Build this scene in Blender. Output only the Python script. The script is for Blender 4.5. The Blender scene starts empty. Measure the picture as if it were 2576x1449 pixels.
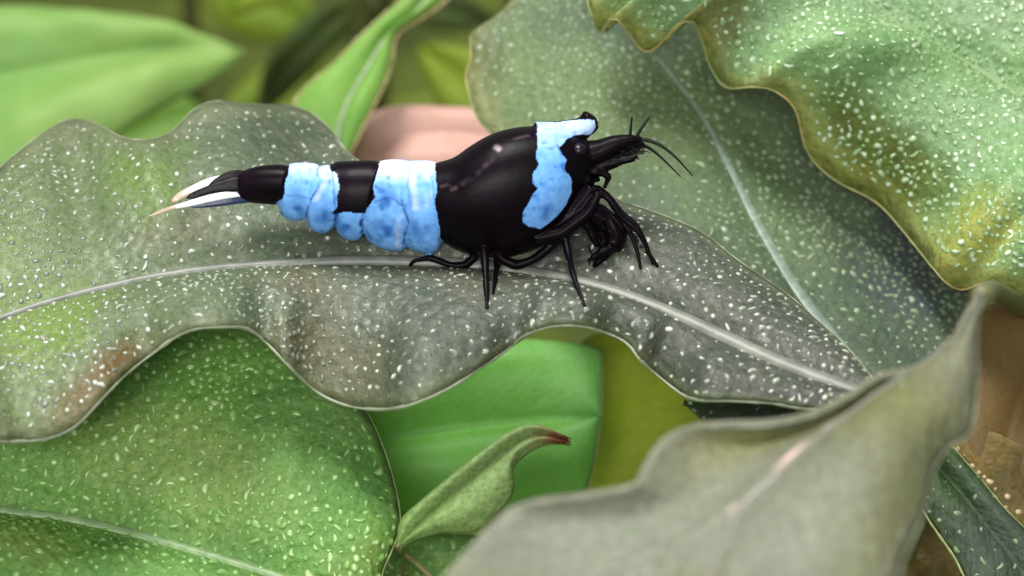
import bpy, bmesh, math, random
import numpy as np
from mathutils import Vector, Matrix, noise as mnoise
from mathutils.bvhtree import BVHTree

# 1 Blender unit = 1 cm.  The shrimp is about 25 mm long.
scene = bpy.context.scene
scene.unit_settings.system = 'METRIC'
scene.unit_settings.scale_length = 0.01
COL = scene.collection
R = math.radians

# ------------------------------------------------------------------ camera
LENS, SENSOR, WIDTH = 85.0, 36.0, 5.0            # 5 cm across at the plane in focus
DIST = WIDTH * LENS / SENSOR
PITCH = R(25)
CAM_ROT = Matrix.Rotation(R(90) - PITCH, 4, 'X')
CAM_LOC = CAM_ROT @ Vector((0, 0, DIST))
cd = bpy.data.cameras.new('camera'); cam = bpy.data.objects.new('camera', cd); COL.objects.link(cam)
cam.matrix_world = Matrix.Translation(CAM_LOC) @ CAM_ROT
cd.lens = LENS; cd.sensor_width = SENSOR; cd.clip_start = 0.05; cd.clip_end = 500
cd.dof.use_dof = True; cd.dof.focus_distance = DIST; cd.dof.aperture_fstop = 0.40
scene.camera = cam

# ------------------------------------------------------------------ light: the tank's lamp and the soft light of the tank
world = bpy.data.worlds.new('World'); scene.world = world; world.use_nodes = True
bgn = world.node_tree.nodes['Background']
bgn.inputs[0].default_value = (1.0, 1.0, 0.93, 1); bgn.inputs[1].default_value = 0.34
ld = bpy.data.lights.new('tank_lamp', 'AREA'); ld.shape = 'RECTANGLE'; ld.size = 11; ld.size_y = 5
ld.energy = 9600; ld.color = (1.0, 0.97, 0.93)
lamp = bpy.data.objects.new('tank_lamp', ld); COL.objects.link(lamp)
lamp.location = (-4, -0.5, 24)
lamp.rotation_euler = (Vector((0, 0.5, 0)) - Vector(lamp.location)).to_track_quat('-Z', 'Y').to_euler()
fd = bpy.data.lights.new('front_fill', 'AREA'); fd.shape = 'RECTANGLE'; fd.size = 12; fd.size_y = 8   # soft lamp added on the camera side to lift the shadowed leaves
fd.energy = 6800; fd.color = (1.0, 0.98, 0.94)
fill = bpy.data.objects.new('front_fill', fd); COL.objects.link(fill)
fill.location = (-3, -26, 12.5)
fill.rotation_euler = (Vector((0, 0, 0)) - Vector(fill.location)).to_track_quat('-Z', 'Y').to_euler()
vs = scene.view_settings
vs.view_transform = 'Standard'; vs.look = 'None'; vs.exposure = 0.0; vs.gamma = 1.0; vs.use_curve_mapping = False
FLOOR_Z = -4.6

# ------------------------------------------------------------------ helpers
PX = WIDTH / 2576.0
def V(x, y, d=0.0):
    """A point of the place: x, y on the plane in focus (2576 units wide), d millimetres behind it."""
    k = (DIST + d * 0.1) / DIST
    return CAM_LOC + (CAM_ROT.to_3x3() @ Vector(((x - 1288) * PX * k, (724.5 - y) * PX * k, -(DIST + d * 0.1))))
UPV = Vector((0, 0, 1))
TOCAM = (CAM_ROT.to_3x3() @ Vector((0, 0, 1)))
CUP = (CAM_ROT.to_3x3() @ Vector((0, 1, 0)))
CRIGHT = Vector((1, 0, 0))

def catmull(pts, n):
    P = [np.array(p, float) for p in pts]
    if len(P) == 2:
        return [P[0] + (P[1] - P[0]) * i / (n - 1) for i in range(n)]
    P = [2 * P[0] - P[1]] + P + [2 * P[-1] - P[-2]]
    out = []
    for i in range(1, len(P) - 2):
        for k in range(16):
            t = k / 16.0
            p0, p1, p2, p3 = P[i - 1:i + 3]
            out.append(0.5 * (2 * p1 + (p2 - p0) * t + (2 * p0 - 5 * p1 + 4 * p2 - p3) * t * t + (3 * p1 - p0 - 3 * p2 + p3) * t ** 3))
    out.append(P[-2])
    out = np.array(out)
    seg = np.linalg.norm(np.diff(out[:, :2], axis=0), axis=1) + 1e-6
    s = np.concatenate([[0], np.cumsum(seg)]); s /= s[-1]
    t = np.linspace(0, 1, n)
    return [np.array([np.interp(q, s, out[:, c]) for c in range(out.shape[1])]) for q in t]

def link(name, me, mat, parent=None, kind=None, smooth=True):
    o = bpy.data.objects.new(name, me); COL.objects.link(o)
    if mat is not None and len(me.materials) == 0: me.materials.append(mat)
    if parent is not None: o.parent = parent
    if kind: o['kind'] = kind
    if smooth:
        me.polygons.foreach_set('use_smooth', [True] * len(me.polygons))
    return o

def mesh_from(name, verts, faces):
    me = bpy.data.meshes.new(name); me.from_pydata([tuple(v) for v in verts], [], faces); me.update(); return me

def empty(name, loc, label, cat, group=None):
    o = bpy.data.objects.new(name, None); COL.objects.link(o); o.location = loc
    o.empty_display_size = 0.2
    o['label'] = label; o['category'] = cat
    if group: o['group'] = group
    bpy.context.view_layer.update()
    return o

def adopt(o, root):
    o.parent = root; o.matrix_parent_inverse = Matrix.Translation(-Vector(root.location))

def tube_geo(points, radii, ns=8, flat=1.0, caps=True):
    """verts, faces of a tapering tube through world points"""
    n = len(points); vs_, fs = [], []
    prev = None
    for i in range(n):
        a = points[max(i - 1, 0)]; b = points[min(i + 1, n - 1)]
        t = (b - a).normalized()
        ref = prev if prev is not None else (TOCAM if abs(t.dot(TOCAM)) < .9 else UPV)
        nx = (ref - t * ref.dot(t)).normalized(); prev = nx
        ny = t.cross(nx)
        for k in range(ns):
            a_ = 2 * math.pi * k / ns
            vs_.append(points[i] + nx * (math.cos(a_) * radii[i] * flat) + ny * (math.sin(a_) * radii[i]))
    for i in range(n - 1):
        for k in range(ns):
            k2 = (k + 1) % ns
            fs.append((i * ns + k, i * ns + k2, (i + 1) * ns + k2, (i + 1) * ns + k))
    if caps:
        fs.append(tuple(range(ns - 1, -1, -1))); fs.append(tuple((n - 1) * ns + k for k in range(ns)))
    return vs_, fs

# ------------------------------------------------------------------ materials
def nodes_of(mat):
    mat.use_nodes = True; nt = mat.node_tree; nt.nodes.clear(); return nt, nt.nodes, nt.links

def ramp(N, stops, interp='LINEAR'):
    r = N.new('ShaderNodeValToRGB'); r.color_ramp.interpolation = interp
    el = r.color_ramp.elements
    while len(el) < len(stops): el.new(0.5)
    for e, (p, c) in zip(el, stops):
        e.position = p; e.color = (*c, 1)
    return r

def leaf_material(name, a, b, c, edge, rough=0.42, trans=0.22, along=None, scale=3.0, vein=0.25, cmix=(0.5, 0.66), grain=0.35, spec=0.32, fine=0.35, patches=(), pebble=0.4, tipmix=0.62):
    """a/b: main pigments, c: patches, edge: margin pigment; `along` optional pigment stops from base to tip"""
    m = bpy.data.materials.new(name); nt, N, L = nodes_of(m)
    out = N.new('ShaderNodeOutputMaterial'); bs = N.new('ShaderNodeBsdfPrincipled'); tr = N.new('ShaderNodeBsdfTranslucent')
    mx = N.new('ShaderNodeMixShader'); mx.inputs[0].default_value = trans
    tc = N.new('ShaderNodeTexCoord'); uv = N.new('ShaderNodeUVMap'); uv.uv_map = 'leaf'
    sep = N.new('ShaderNodeSeparateXYZ'); L.new(uv.outputs[0], sep.inputs[0])
    n1 = N.new('ShaderNodeTexNoise'); n1.inputs['Scale'].default_value = scale; n1.inputs['Detail'].default_value = 6; n1.inputs['Roughness'].default_value = 0.6
    L.new(tc.outputs['Object'], n1.inputs['Vector'])
    r1 = ramp(N, [(0.35, a), (0.65, b)]); L.new(n1.outputs[0], r1.inputs[0])
    base = r1.outputs[0]
    if along:
        ra = ramp(N, along); L.new(sep.outputs[0], ra.inputs[0])
        mm = N.new('ShaderNodeMix'); mm.data_type = 'RGBA'; mm.inputs[0].default_value = tipmix
        L.new(base, mm.inputs[6]); L.new(ra.outputs[0], mm.inputs[7]); base = mm.outputs[2]
    n2 = N.new('ShaderNodeTexNoise'); n2.inputs['Scale'].default_value = scale * 0.45; n2.inputs['Detail'].default_value = 4
    mp = N.new('ShaderNodeMapping'); mp.inputs['Location'].default_value = (3.1, 7.7, 1.3); L.new(tc.outputs['Object'], mp.inputs[0]); L.new(mp.outputs[0], n2.inputs['Vector'])
    r2 = ramp(N, [(cmix[0], (0, 0, 0)), (cmix[1], (1, 1, 1))]); L.new(n2.outputs[0], r2.inputs[0])
    m2 = N.new('ShaderNodeMix'); m2.data_type = 'RGBA'; L.new(r2.outputs[0], m2.inputs[0]); L.new(base, m2.inputs[6]); m2.inputs[7].default_value = (*c, 1)
    last = m2.outputs[2]
    for (u0, v0, ru, rv, pc, st) in patches:
        mpp = N.new('ShaderNodeMapping'); mpp.vector_type = 'TEXTURE'
        mpp.inputs['Location'].default_value = (u0, v0, 0); mpp.inputs['Scale'].default_value = (ru, rv, 1)
        L.new(uv.outputs[0], mpp.inputs[0])
        ln = N.new('ShaderNodeVectorMath'); ln.operation = 'LENGTH'; L.new(mpp.outputs[0], ln.inputs[0])
        ad = N.new('ShaderNodeMath'); ad.operation = 'MULTIPLY_ADD'; L.new(n1.outputs[0], ad.inputs[0]); ad.inputs[1].default_value = 1.3; L.new(ln.outputs['Value'], ad.inputs[2])
        mr = N.new('ShaderNodeMapRange'); mr.interpolation_type = 'SMOOTHSTEP'
        mr.inputs['From Min'].default_value = 0.95; mr.inputs['From Max'].default_value = 1.75; mr.inputs['To Min'].default_value = st; mr.inputs['To Max'].default_value = 0
        L.new(ad.outputs[0], mr.inputs[0])
        mq = N.new('ShaderNodeMix'); mq.data_type = 'RGBA'; L.new(mr.outputs[0], mq.inputs[0]); L.new(last, mq.inputs[6]); mq.inputs[7].default_value = (*pc, 1); last = mq.outputs[2]
    # fine cell-scale mottling
    n3 = N.new('ShaderNodeTexNoise'); n3.inputs['Scale'].default_value = 42; n3.inputs['Detail'].default_value = 5; n3.inputs['Roughness'].default_value = 0.7
    L.new(tc.outputs['Object'], n3.inputs['Vector'])
    r3 = ramp(N, [(0.3, (1 - fine,) * 3), (0.72, (1 + fine * .8,) * 3)]); L.new(n3.outputs[0], r3.inputs[0])
    m3 = N.new('ShaderNodeMix'); m3.data_type = 'RGBA'; m3.blend_type = 'MULTIPLY'; m3.inputs[0].default_value = 1
    L.new(last, m3.inputs[6]); L.new(r3.outputs[0], m3.inputs[7])
    # margin pigment by distance from the midrib (v is 0..1, .5 at the midrib)
    vv = N.new('ShaderNodeMath'); vv.operation = 'SUBTRACT'; L.new(sep.outputs[1], vv.inputs[0]); vv.inputs[1].default_value = 0.5
    va = N.new('ShaderNodeMath'); va.operation = 'ABSOLUTE'; L.new(vv.outputs[0], va.inputs[0])
    vn = N.new('ShaderNodeMath'); vn.operation = 'MULTIPLY_ADD'; L.new(n1.outputs[0], vn.inputs[0]); vn.inputs[1].default_value = 0.12; L.new(va.outputs[0], vn.inputs[2])
    re = ramp(N, [(0.49, (0, 0, 0)), (0.57, (0.8, 0.8, 0.8))]); L.new(vn.outputs[0], re.inputs[0])
    m4 = N.new('ShaderNodeMix'); m4.data_type = 'RGBA'; L.new(re.outputs[0], m4.inputs[0]); L.new(m3.outputs[2], m4.inputs[6]); m4.inputs[7].default_value = (*edge, 1)
    # arching side veins: relief only
    w = N.new('ShaderNodeMath'); w.operation = 'MULTIPLY_ADD'; L.new(va.outputs[0], w.inputs[0]); w.inputs[1].default_value = -0.55; L.new(sep.outputs[0], w.inputs[2])
    wn = N.new('ShaderNodeMath'); wn.operation = 'MULTIPLY_ADD'; L.new(n2.outputs[0], wn.inputs[0]); wn.inputs[1].default_value = 0.22; L.new(w.outputs[0], wn.inputs[2])
    ws = N.new('ShaderNodeMath'); ws.operation = 'MULTIPLY'; L.new(wn.outputs[0], ws.inputs[0]); ws.inputs[1].default_value = 70
    wsn = N.new('ShaderNodeMath'); wsn.operation = 'SINE'; L.new(ws.outputs[0], wsn.inputs[0])
    wp = N.new('ShaderNodeMath'); wp.operation = 'POWER'; wa = N.new('ShaderNodeMath'); wa.operation = 'ABSOLUTE'; L.new(wsn.outputs[0], wa.inputs[0]); L.new(wa.outputs[0], wp.inputs[0]); wp.inputs[1].default_value = 6
    b1 = N.new('ShaderNodeBump'); b1.inputs['Strength'].default_value = vein * .5; b1.inputs['Distance'].default_value = 0.02; L.new(wp.outputs[0], b1.inputs['Height'])
    b2 = N.new('ShaderNodeBump'); b2.inputs['Strength'].default_value = grain; b2.inputs['Distance'].default_value = 0.02; L.new(n3.outputs[0], b2.inputs['Height']); L.new(b1.outputs[0], b2.inputs['Normal'])
    vo = N.new('ShaderNodeTexVoronoi'); vo.feature = 'SMOOTH_F1'; vo.inputs['Scale'].default_value = 17; vo.inputs['Smoothness'].default_value = .35; vo.inputs['Randomness'].default_value = 1
    dv_ = N.new('ShaderNodeVectorMath'); dv_.operation = 'MULTIPLY_ADD'; L.new(n3.outputs['Color'], dv_.inputs[0]); dv_.inputs[1].default_value = (.03, .03, .03); L.new(tc.outputs['Object'], dv_.inputs[2])
    L.new(dv_.outputs[0], vo.inputs['Vector'])
    b4 = N.new('ShaderNodeBump'); b4.invert = True; b4.inputs['Strength'].default_value = pebble; b4.inputs['Distance'].default_value = 0.03; L.new(vo.outputs['Distance'], b4.inputs['Height']); L.new(b2.outputs[0], b4.inputs['Normal'])
    b3 = N.new('ShaderNodeBump'); b3.inputs['Strength'].default_value = 0.35; b3.inputs['Distance'].default_value = 0.08; L.new(n1.outputs[0], b3.inputs['Height']); L.new(b4.outputs[0], b3.inputs['Normal'])
    rr = N.new('ShaderNodeMapRange'); rr.inputs['To Min'].default_value = max(rough - .1, .1); rr.inputs['To Max'].default_value = rough + .14; L.new(n3.outputs[0], rr.inputs[0])
    L.new(m4.outputs[2], bs.inputs['Base Color']); L.new(rr.outputs[0], bs.inputs['Roughness']); bs.inputs['Specular IOR Level'].default_value = spec
    L.new(b3.outputs[0], bs.inputs['Normal'])
    L.new(m4.outputs[2], tr.inputs[0]); L.new(b3.outputs[0], tr.inputs['Normal'])
    L.new(bs.outputs[0], mx.inputs[1]); L.new(tr.outputs[0], mx.inputs[2]); L.new(mx.outputs[0], out.inputs[0])
    return m

def plain_material(name, a, b, scale=20, rough=0.45, bump=0.2, spec=0.5, lo=0.35, hi=0.65):
    m = bpy.data.materials.new(name); nt, N, L = nodes_of(m)
    out = N.new('ShaderNodeOutputMaterial'); bs = N.new('ShaderNodeBsdfPrincipled')
    tc = N.new('ShaderNodeTexCoord'); n1 = N.new('ShaderNodeTexNoise'); n1.inputs['Scale'].default_value = scale; n1.inputs['Detail'].default_value = 5
    L.new(tc.outputs['Object'], n1.inputs['Vector'])
    r1 = ramp(N, [(lo, a), (hi, b)]); L.new(n1.outputs[0], r1.inputs[0]); L.new(r1.outputs[0], bs.inputs['Base Color'])
    bp = N.new('ShaderNodeBump'); bp.inputs['Strength'].default_value = bump; bp.inputs['Distance'].default_value = 0.03; L.new(n1.outputs[0], bp.inputs['Height']); L.new(bp.outputs[0], bs.inputs['Normal'])
    bs.inputs['Roughness'].default_value = rough; bs.inputs['Specular IOR Level'].default_value = spec
    L.new(bs.outputs[0], out.inputs[0]); return m

# ------------------------------------------------------------------ substrate (seen only as dark blur between the leaves)
def build_substrate():
    rng = random.Random(3); n = 60; vs_, fs = [], []
    for j in range(n + 1):
        for i in range(n + 1):
            x = -60 + 120 * i / n; y = -25 + 95 * j / n
            z = FLOOR_Z + 0.5 * mnoise.noise(Vector((x * .15, y * .15, 0))) - 0.5
            vs_.append((x, y, z))
    for j in range(n):
        for i in range(n):
            a = j * (n + 1) + i; fs.append((a, a + 1, a + n + 2, a + n + 1))
    o = link('substrate', mesh_from('substrate', vs_, fs), plain_material('substrate_soil', (0.03, 0.045, 0.006), (0.16, 0.22, 0.02), scale=0.5, rough=0.9, bump=0.6), kind='structure')
build_substrate()

# ------------------------------------------------------------------ leaves
NU, NV = 110, 15
def leaf(name, label, mid, e1, e2, plane, mat, bulge=(0.0, 0.0), bdir=None, thick=0.02, dots=None, rib=None, rim=None,
         petiole=None, pet_end=0, wob=0.02, seed=1, cat='leaf', group=None, nu=NU, gutter=0.0):
    """mid/e1/e2: curves (x, y[, extra depth]) ; plane(x, y) -> depth in mm."""
    nv = NV
    def full(pts): return [(p[0], p[1], plane(p[0], p[1]) + (p[2] if len(p) > 2 else 0)) for p in pts]
    M, A, B = catmull(full(mid), nu), catmull(full(e1), nu), catmull(full(e2), nu)
    Mw, Aw, Bw = [[V(*p) for p in C] for C in (M, A, B)]
    bd = bdir or (TOCAM + CUP * .6).normalized()
    verts, uvs = [], []
    W = 2 * nv + 1
    for i in range(nu):
        u = i / (nu - 1); env = math.sin(math.pi * min(max(u, 0.0), 1.0)) ** .5 if 0 < u < 1 else 0
        for j in range(W):
            s = (j - nv) / nv; t = abs(s)
            E = Aw[i] if s < 0 else Bw[i]; bl = bulge[0] if s < 0 else bulge[1]
            p = Mw[i].lerp(E, t)
            p = p + bd * (0.1 * bl * env * 4 * t * (1 - t)) + bd * (0.1 * gutter * env * math.exp(-(t / .07) ** 2) * -1)
            q = mnoise.noise(p * 1.3 + Vector((seed * 5.1, 0, 0))) + .5 * mnoise.noise(p * 3.1 + Vector((seed, 3, 0)))
            p = p + bd * (wob * q * min(1, 4 * t))
            verts.append(p); uvs.append((u, 0.5 + s * 0.5))
    faces = []
    for i in range(nu - 1):
        for j in range(W - 1):
            a = i * W + j; faces.append((a, a + 1, a + W + 1, a + W))
    # front of the blade towards the light
    c = verts[faces[len(faces) // 2][1]] - verts[faces[len(faces) // 2][0]]
    dd = verts[faces[len(faces) // 2][3]] - verts[faces[len(faces) // 2][0]]
    if c.cross(dd).dot(bd) < 0: faces = [f[::-1] for f in faces]
    root = empty(name, Mw[0], label, cat, group)
    me = mesh_from('blade', verts, faces)
    ul = me.uv_layers.new(name='leaf')
    lv = np.empty(len(me.loops), int); me.loops.foreach_get('vertex_index', lv)
    ul.data.foreach_set('uv', np.array(uvs)[lv].ravel())
    o = link('blade', me, mat); adopt(o, root)
    so = o.modifiers.new('thickness', 'SOLIDIFY'); so.thickness = thick; so.offset = -1; so.use_even_offset = False
    if rib:
        r0, r1, rmat, proud = rib
        pts = [Mw[i] + bd * (proud * .1 - .1 * gutter * math.sin(math.pi * i / (nu - 1)) ** .5) for i in range(0, nu, 2)]
        k = len(pts)
        g = tube_geo(pts, [r0 + (r1 - r0) * (i / k) for i in range(k)], 10)
        adopt(link('midrib', mesh_from('midrib', *g), rmat), root)
    if rim:
        rr, rmat = rim
        for C in (0, W - 1):
            pts = [verts[i * W + C] - bd * (thick * .5) for i in range(0, nu)]
            k = len(pts); rg = random.Random(seed)
            g = tube_geo(pts, [rr * (0.75 + .5 * rg.random()) for i in range(k)], 6)
            adopt(link('leaf_margin', mesh_from('leaf_margin', *g), rmat), root)
    if petiole:
        pr, pm, pts = petiole
        P = [Mw[pet_end]] + [V(*p) for p in pts]
        last = P[-1]; P += [Vector((last.x - .1, last.y + .6, (last.z + FLOOR_Z) * .5)), Vector((last.x - .1, last.y + .8, FLOOR_Z - 1.0))]
        C = [Vector(q) for q in catmull([tuple(p) for p in P], 24)]
        g = tube_geo(C, [pr] * len(C), 10)
        adopt(link('petiole', mesh_from('petiole', *g), pm), root)
    if dots:
        rng = random.Random(seed * 17 + 3)
        spacing, size, dmat, lo, hi = dots; spacing *= .93
        pts = []; cell = {}
        tries = 26000
        dv, df, tone = [], [], []
        for _ in range(tries):
            u = rng.random() * (nu - 1.001); s = rng.uniform(2 * nv * lo, 2 * nv * hi)
            i, j = int(u), int(s); fu, fv = u - i, s - j
            if j >= W - 1: continue
            a, b, c_, d_ = (verts[i * W + j], verts[i * W + j + 1], verts[(i + 1) * W + j], verts[(i + 1) * W + j + 1])
            p = a.lerp(b, fv).lerp(c_.lerp(d_, fv), fu)
            dens = 0.85 + 0.75 * mnoise.noise(p * 1.6 + Vector((9, seed, 2))) + .35 * mnoise.noise(p * 5 + Vector((1, seed, 2)))
            sp = spacing / max(dens, .42)
            key = (int(p.x // spacing), int(p.y // spacing), int(p.z // spacing)); bad = False
            for dx in (-1, 0, 1):
                for dy in (-1, 0, 1):
                    for dz in (-1, 0, 1):
                        for q in cell.get((key[0] + dx, key[1] + dy, key[2] + dz), ()):
                            if (q - p).length < sp * rng.uniform(.6, 1.1): bad = True
            if bad: continue
            cell.setdefault(key, []).append(p)
            n = (b - a).cross(c_ - a).normalized()
            if n.dot(bd) < 0: n = -n
            t1 = (c_ - a).normalized(); t1 = (t1 * math.cos(0)).normalized()
            ang = rng.uniform(-1.5, 1.5); t2 = n.cross(t1)
            X = t1 * math.cos(ang) + t2 * math.sin(ang); Y = n.cross(X)
            sz = size * rng.choice((.5, .65, .8, .9, 1.0, 1.15, 1.35)); el = rng.choice((1, 1.1, 1.2, 1.3, 1.5, 1.7, 2.0, 2.9)); h = sz * rng.uniform(.35, .6)
            if el > 1.8: sz *= .7
            base = len(dv); K = 8; br = rng.choice((.15, .25, .35, .45, .6, .75, .9, 1.0)) * min(1.15, max(.3, .8 + .9 * mnoise.noise(p * 2.1 + Vector((4, 4, seed)))))
            bend = rng.uniform(-.5, .5) * (el > 1.4)
            for ring, (rr_, hh, tn) in enumerate(((1.0, -.10, 0.0), (.74, .45, .22), (.40, .84, .65))):
                for k in range(K):
                    an = 2 * math.pi * k / K; cx_ = math.cos(an) * el * rr_
                    dv.append(p + X * (cx_ * sz) + Y * ((math.sin(an) * rr_ + bend * cx_ * cx_ / el) * sz) + n * (h * hh)); tone.append(tn * br)
            dv.append(p + n * h); tone.append(br)
            for k in range(K):
                k2 = (k + 1) % K
                for q in (0, K): df.append((base + q + k, base + q + k2, base + q + K + k2, base + q + K + k))
                df.append((base + 2 * K + k, base + 2 * K + k2, base + 3 * K))
        bme = mesh_from('surface_bump', dv, df); ta = bme.attributes.new('paleness', 'FLOAT', 'POINT'); ta.data.foreach_set('value', tone)
        o = link('surface_bump', bme, dmat, kind='stuff'); adopt(o, root)
    return root, o, (verts, faces)

def dot_material(name, a, b, rough=0.22):
    """wart of the leaf skin: leaf pigment a at its foot, pale b at its crown"""
    m = bpy.data.materials.new(name); nt, N, L = nodes_of(m)
    out = N.new('ShaderNodeOutputMaterial'); bs = N.new('ShaderNodeBsdfPrincipled')
    at = N.new('ShaderNodeAttribute'); at.attribute_name = 'paleness'
    mm = N.new('ShaderNodeMix'); mm.data_type = 'RGBA'; L.new(at.outputs['Fac'], mm.inputs[0]); mm.inputs[6].default_value = (*a, 1); mm.inputs[7].default_value = (*b, 1)
    L.new(mm.outputs[2], bs.inputs['Base Color']); bs.inputs['Roughness'].default_value = rough; bs.inputs['Specular IOR Level'].default_value = .5
    L.new(bs.outputs[0], out.inputs[0]); return m

mat_rib_grey = plain_material('vein_grey', (0.12, 0.135, 0.11), (0.19, 0.20, 0.175), scale=9, rough=0.45)
mat_rib_green = plain_material('vein_green', (0.16, 0.23, 0.12), (0.24, 0.31, 0.18), rough=0.45)
mat_rib_blue = plain_material('vein_blue_green', (0.13, 0.19, 0.15), (0.20, 0.27, 0.22), rough=0.45)
mat_rib_c = plain_material('vein_mint', (0.17, 0.26, 0.12), (0.24, 0.32, 0.18), rough=0.45)
mat_rib_h = plain_material('vein_pale_green', (0.14, 0.25, 0.10), (0.22, 0.33, 0.15), rough=0.45)
mat_rim_pale = plain_material('margin_pale', (0.13, 0.16, 0.10), (0.34, 0.38, 0.28), scale=3, rough=0.4)
mat_rim_brown = plain_material('margin_tan', (0.30, 0.25, 0.10), (0.42, 0.36, 0.17), scale=6, rough=0.45)
mat_rim_green = plain_material('margin_green', (0.20, 0.26, 0.10), (0.28, 0.33, 0.13), rough=0.45)
mat_rim_mixed = plain_material('margin_mixed', (0.17, 0.27, 0.10), (0.40, 0.33, 0.13), scale=2.2, rough=0.45, lo=.42, hi=.56)
mat_petiole = plain_material('petiole_olive', (0.07, 0.09, 0.03), (0.13, 0.13, 0.05), rough=0.5)

# the leaf the shrimp stands on
def pl_main(x, y): return -(y - 690) * 0.0194 * 1.0
mat_main = leaf_material('leaf_grey_green', (0.049, 0.070, 0.042), (0.117, 0.144, 0.093), (0.132, 0.123, 0.075), (0.147, 0.175, 0.091), rough=0.34, trans=0.12, spec=.45,
    along=[(0.0, (0.167, 0.258, 0.071)), (0.24, (0.171, 0.242, 0.091)), (0.38, (0.128, 0.186, 0.088)), (0.50, (0.093, 0.123, 0.081)), (0.64, (0.072, 0.078, 0.070)), (1.0, (0.060, 0.058, 0.061))], scale=3.0, vein=.22, cmix=(.52, .70),
    patches=[(.26, .62, .07, .22, (0.167, 0.268, 0.051), .75), (.30, .98, .06, .14, (0.156, 0.093, 0.036), .85), (.47, .08, .035, .22, (0.029, 0.057, 0.025), .55), (.50, .93, .06, .2, (0.128, 0.113, 0.055), .6), (.36, .18, .05, .2, (0.137, 0.226, 0.040), .6), (.56, .42, .08, .12, (0.040, 0.052, 0.040), .5), (.22, .35, .06, .2, (0.147, 0.226, 0.061), .5)])  # the dark patch beneath the abdomen is the shrimp's shade, painted in
mat_dot_white = dot_material('bump_white', (0.10, 0.12, 0.085), (0.72, 0.76, 0.66), rough=.22)
main_root, _, main_geo = leaf('shrimp_perch_leaf', 'wavy grey-green speckled leaf with a raised midrib carrying the black and blue shrimp',
    [(-620, 1010), (-300, 900), (-80, 825), (100, 762), (250, 722), (380, 694), (520, 674), (640, 664), (780, 656), (900, 652), (1050, 655), (1200, 664), (1330, 682), (1480, 716), (1600, 755), (1700, 796), (1800, 842), (1900, 890), (2000, 935), (2140, 988), (2240, 1030)],
    [(-620, 1010), (-420, 800), (-200, 620), (-60, 490), (0, 412), (80, 350), (170, 307, 2.5), (240, 310, .6), (310, 338, -1), (370, 342, -2.2), (430, 325, -1), (480, 282), (530, 257), (640, 257, 1), (720, 260, 2), (790, 290, 3), (840, 338, 2.5), (880, 388), (930, 420), (1050, 430), (1200, 425), (1380, 440), (1500, 475), (1640, 530), (1760, 588), (1850, 655), (1990, 745), (2100, 850), (2180, 940), (2240, 1030)],
    [(-620, 1010), (-400, 1080), (-150, 1095), (0, 1112), (60, 1118, 1.5), (130, 1110, 1.5), (190, 1080, 1), (250, 1018), (310, 955), (370, 898), (430, 850, -2), (490, 825, -3), (560, 819, -3), (620, 823, -2), (670, 855), (720, 908), (760, 950, 2), (810, 990, 3.2), (880, 1018, 3.4), (950, 1025, 2.4), (1020, 1015, .6), (1090, 988), (1160, 950), (1230, 904), (1290, 860), (1340, 830, -2), (1400, 815, -2.2), (1470, 816, -2), (1530, 835), (1580, 862), (1610, 900), (1640, 932, 2), (1700, 978, 2), (1760, 1003), (1850, 1008), (1950, 1014), (2020, 1028), (2120, 1035), (2240, 1030)],
    pl_main, mat_main, bulge=(0.9, 1.1), thick=0.022, dots=(0.048, 0.0122, mat_dot_white, .03, .97), rib=(0.006, 0.058, mat_rib_grey, 0.06), rim=(0.009, mat_rim_pale),
    wob=0.05, seed=4, gutter=.3, petiole=(0.06, mat_petiole, [(2220, 1110, -4)]), pet_end=-1, nu=150)
bvh_main = BVHTree.FromPolygons(main_geo[0], main_geo[1])

# leaf behind the shrimp
def pl_b(x, y): return 3 + (950 - y) * 0.0194 * 0.68
mat_b = leaf_material('leaf_soft_green', (0.085, 0.14, 0.055), (0.15, 0.215, 0.088), (0.095, 0.14, 0.085), (0.24, 0.24, 0.10), rough=0.45, trans=0.2,
    along=[(0, (0.06, 0.078, 0.078)), (0.25, (0.085, 0.115, 0.095)), (0.42, (0.115, 0.165, 0.09)), (0.65, (0.14, 0.21, 0.085)), (1, (0.20, 0.27, 0.10))], scale=2.4, vein=.3,
    patches=[(.27, .80, .13, .20, (0.05, 0.066, 0.085), .8), (.74, .04, .06, .10, (0.07, 0.11, 0.025), .7), (.50, .56, .2, .05, (0.08, 0.14, 0.05), .6)])
mat_dot_soft = dot_material('bump_soft_green', (0.115, 0.17, 0.085), (0.36, 0.43, 0.30), rough=.35)
leaf('broad_leaf', 'broad sage green leaf with a pale slanting midrib behind the shrimp head',
    [(2260, 1040), (2180, 945), (2100, 850), (2000, 718), (1900, 545), (1840, 420), (1760, 270), (1690, 180), (1600, 60), (1520, -60), (1440, -190)],
    [(2260, 1040), (2140, 990), (1960, 940, .5), (1760, 850), (1560, 720), (1400, 560), (1300, 420), (1240, 336), (1208, 305), (1186, 258), (1172, 190), (1186, 150), (1184, 110), (1192, 76), (1250, 38), (1290, -5), (1330, -100), (1440, -190)],
    [(2260, 1040), (2340, 920, 1), (2450, 780, 4), (2500, 640, 7), (2480, 480, 8), (2380, 330, 7), (2240, 200, 5), (2080, 80, 4), (1900, -60, 3), (1700, -160, 1), (1440, -190)],
    pl_b, mat_b, bulge=(0.8, 0.2), dots=(0.055, 0.0135, mat_dot_soft, .02, .98), rib=(0.07, 0.035, mat_rib_blue, -0.42), rim=(0.006, mat_rim_mixed), wob=0.05, seed=9, gutter=.5,
    petiole=(0.05, mat_petiole, [(2350, 1130, 2)]))

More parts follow.
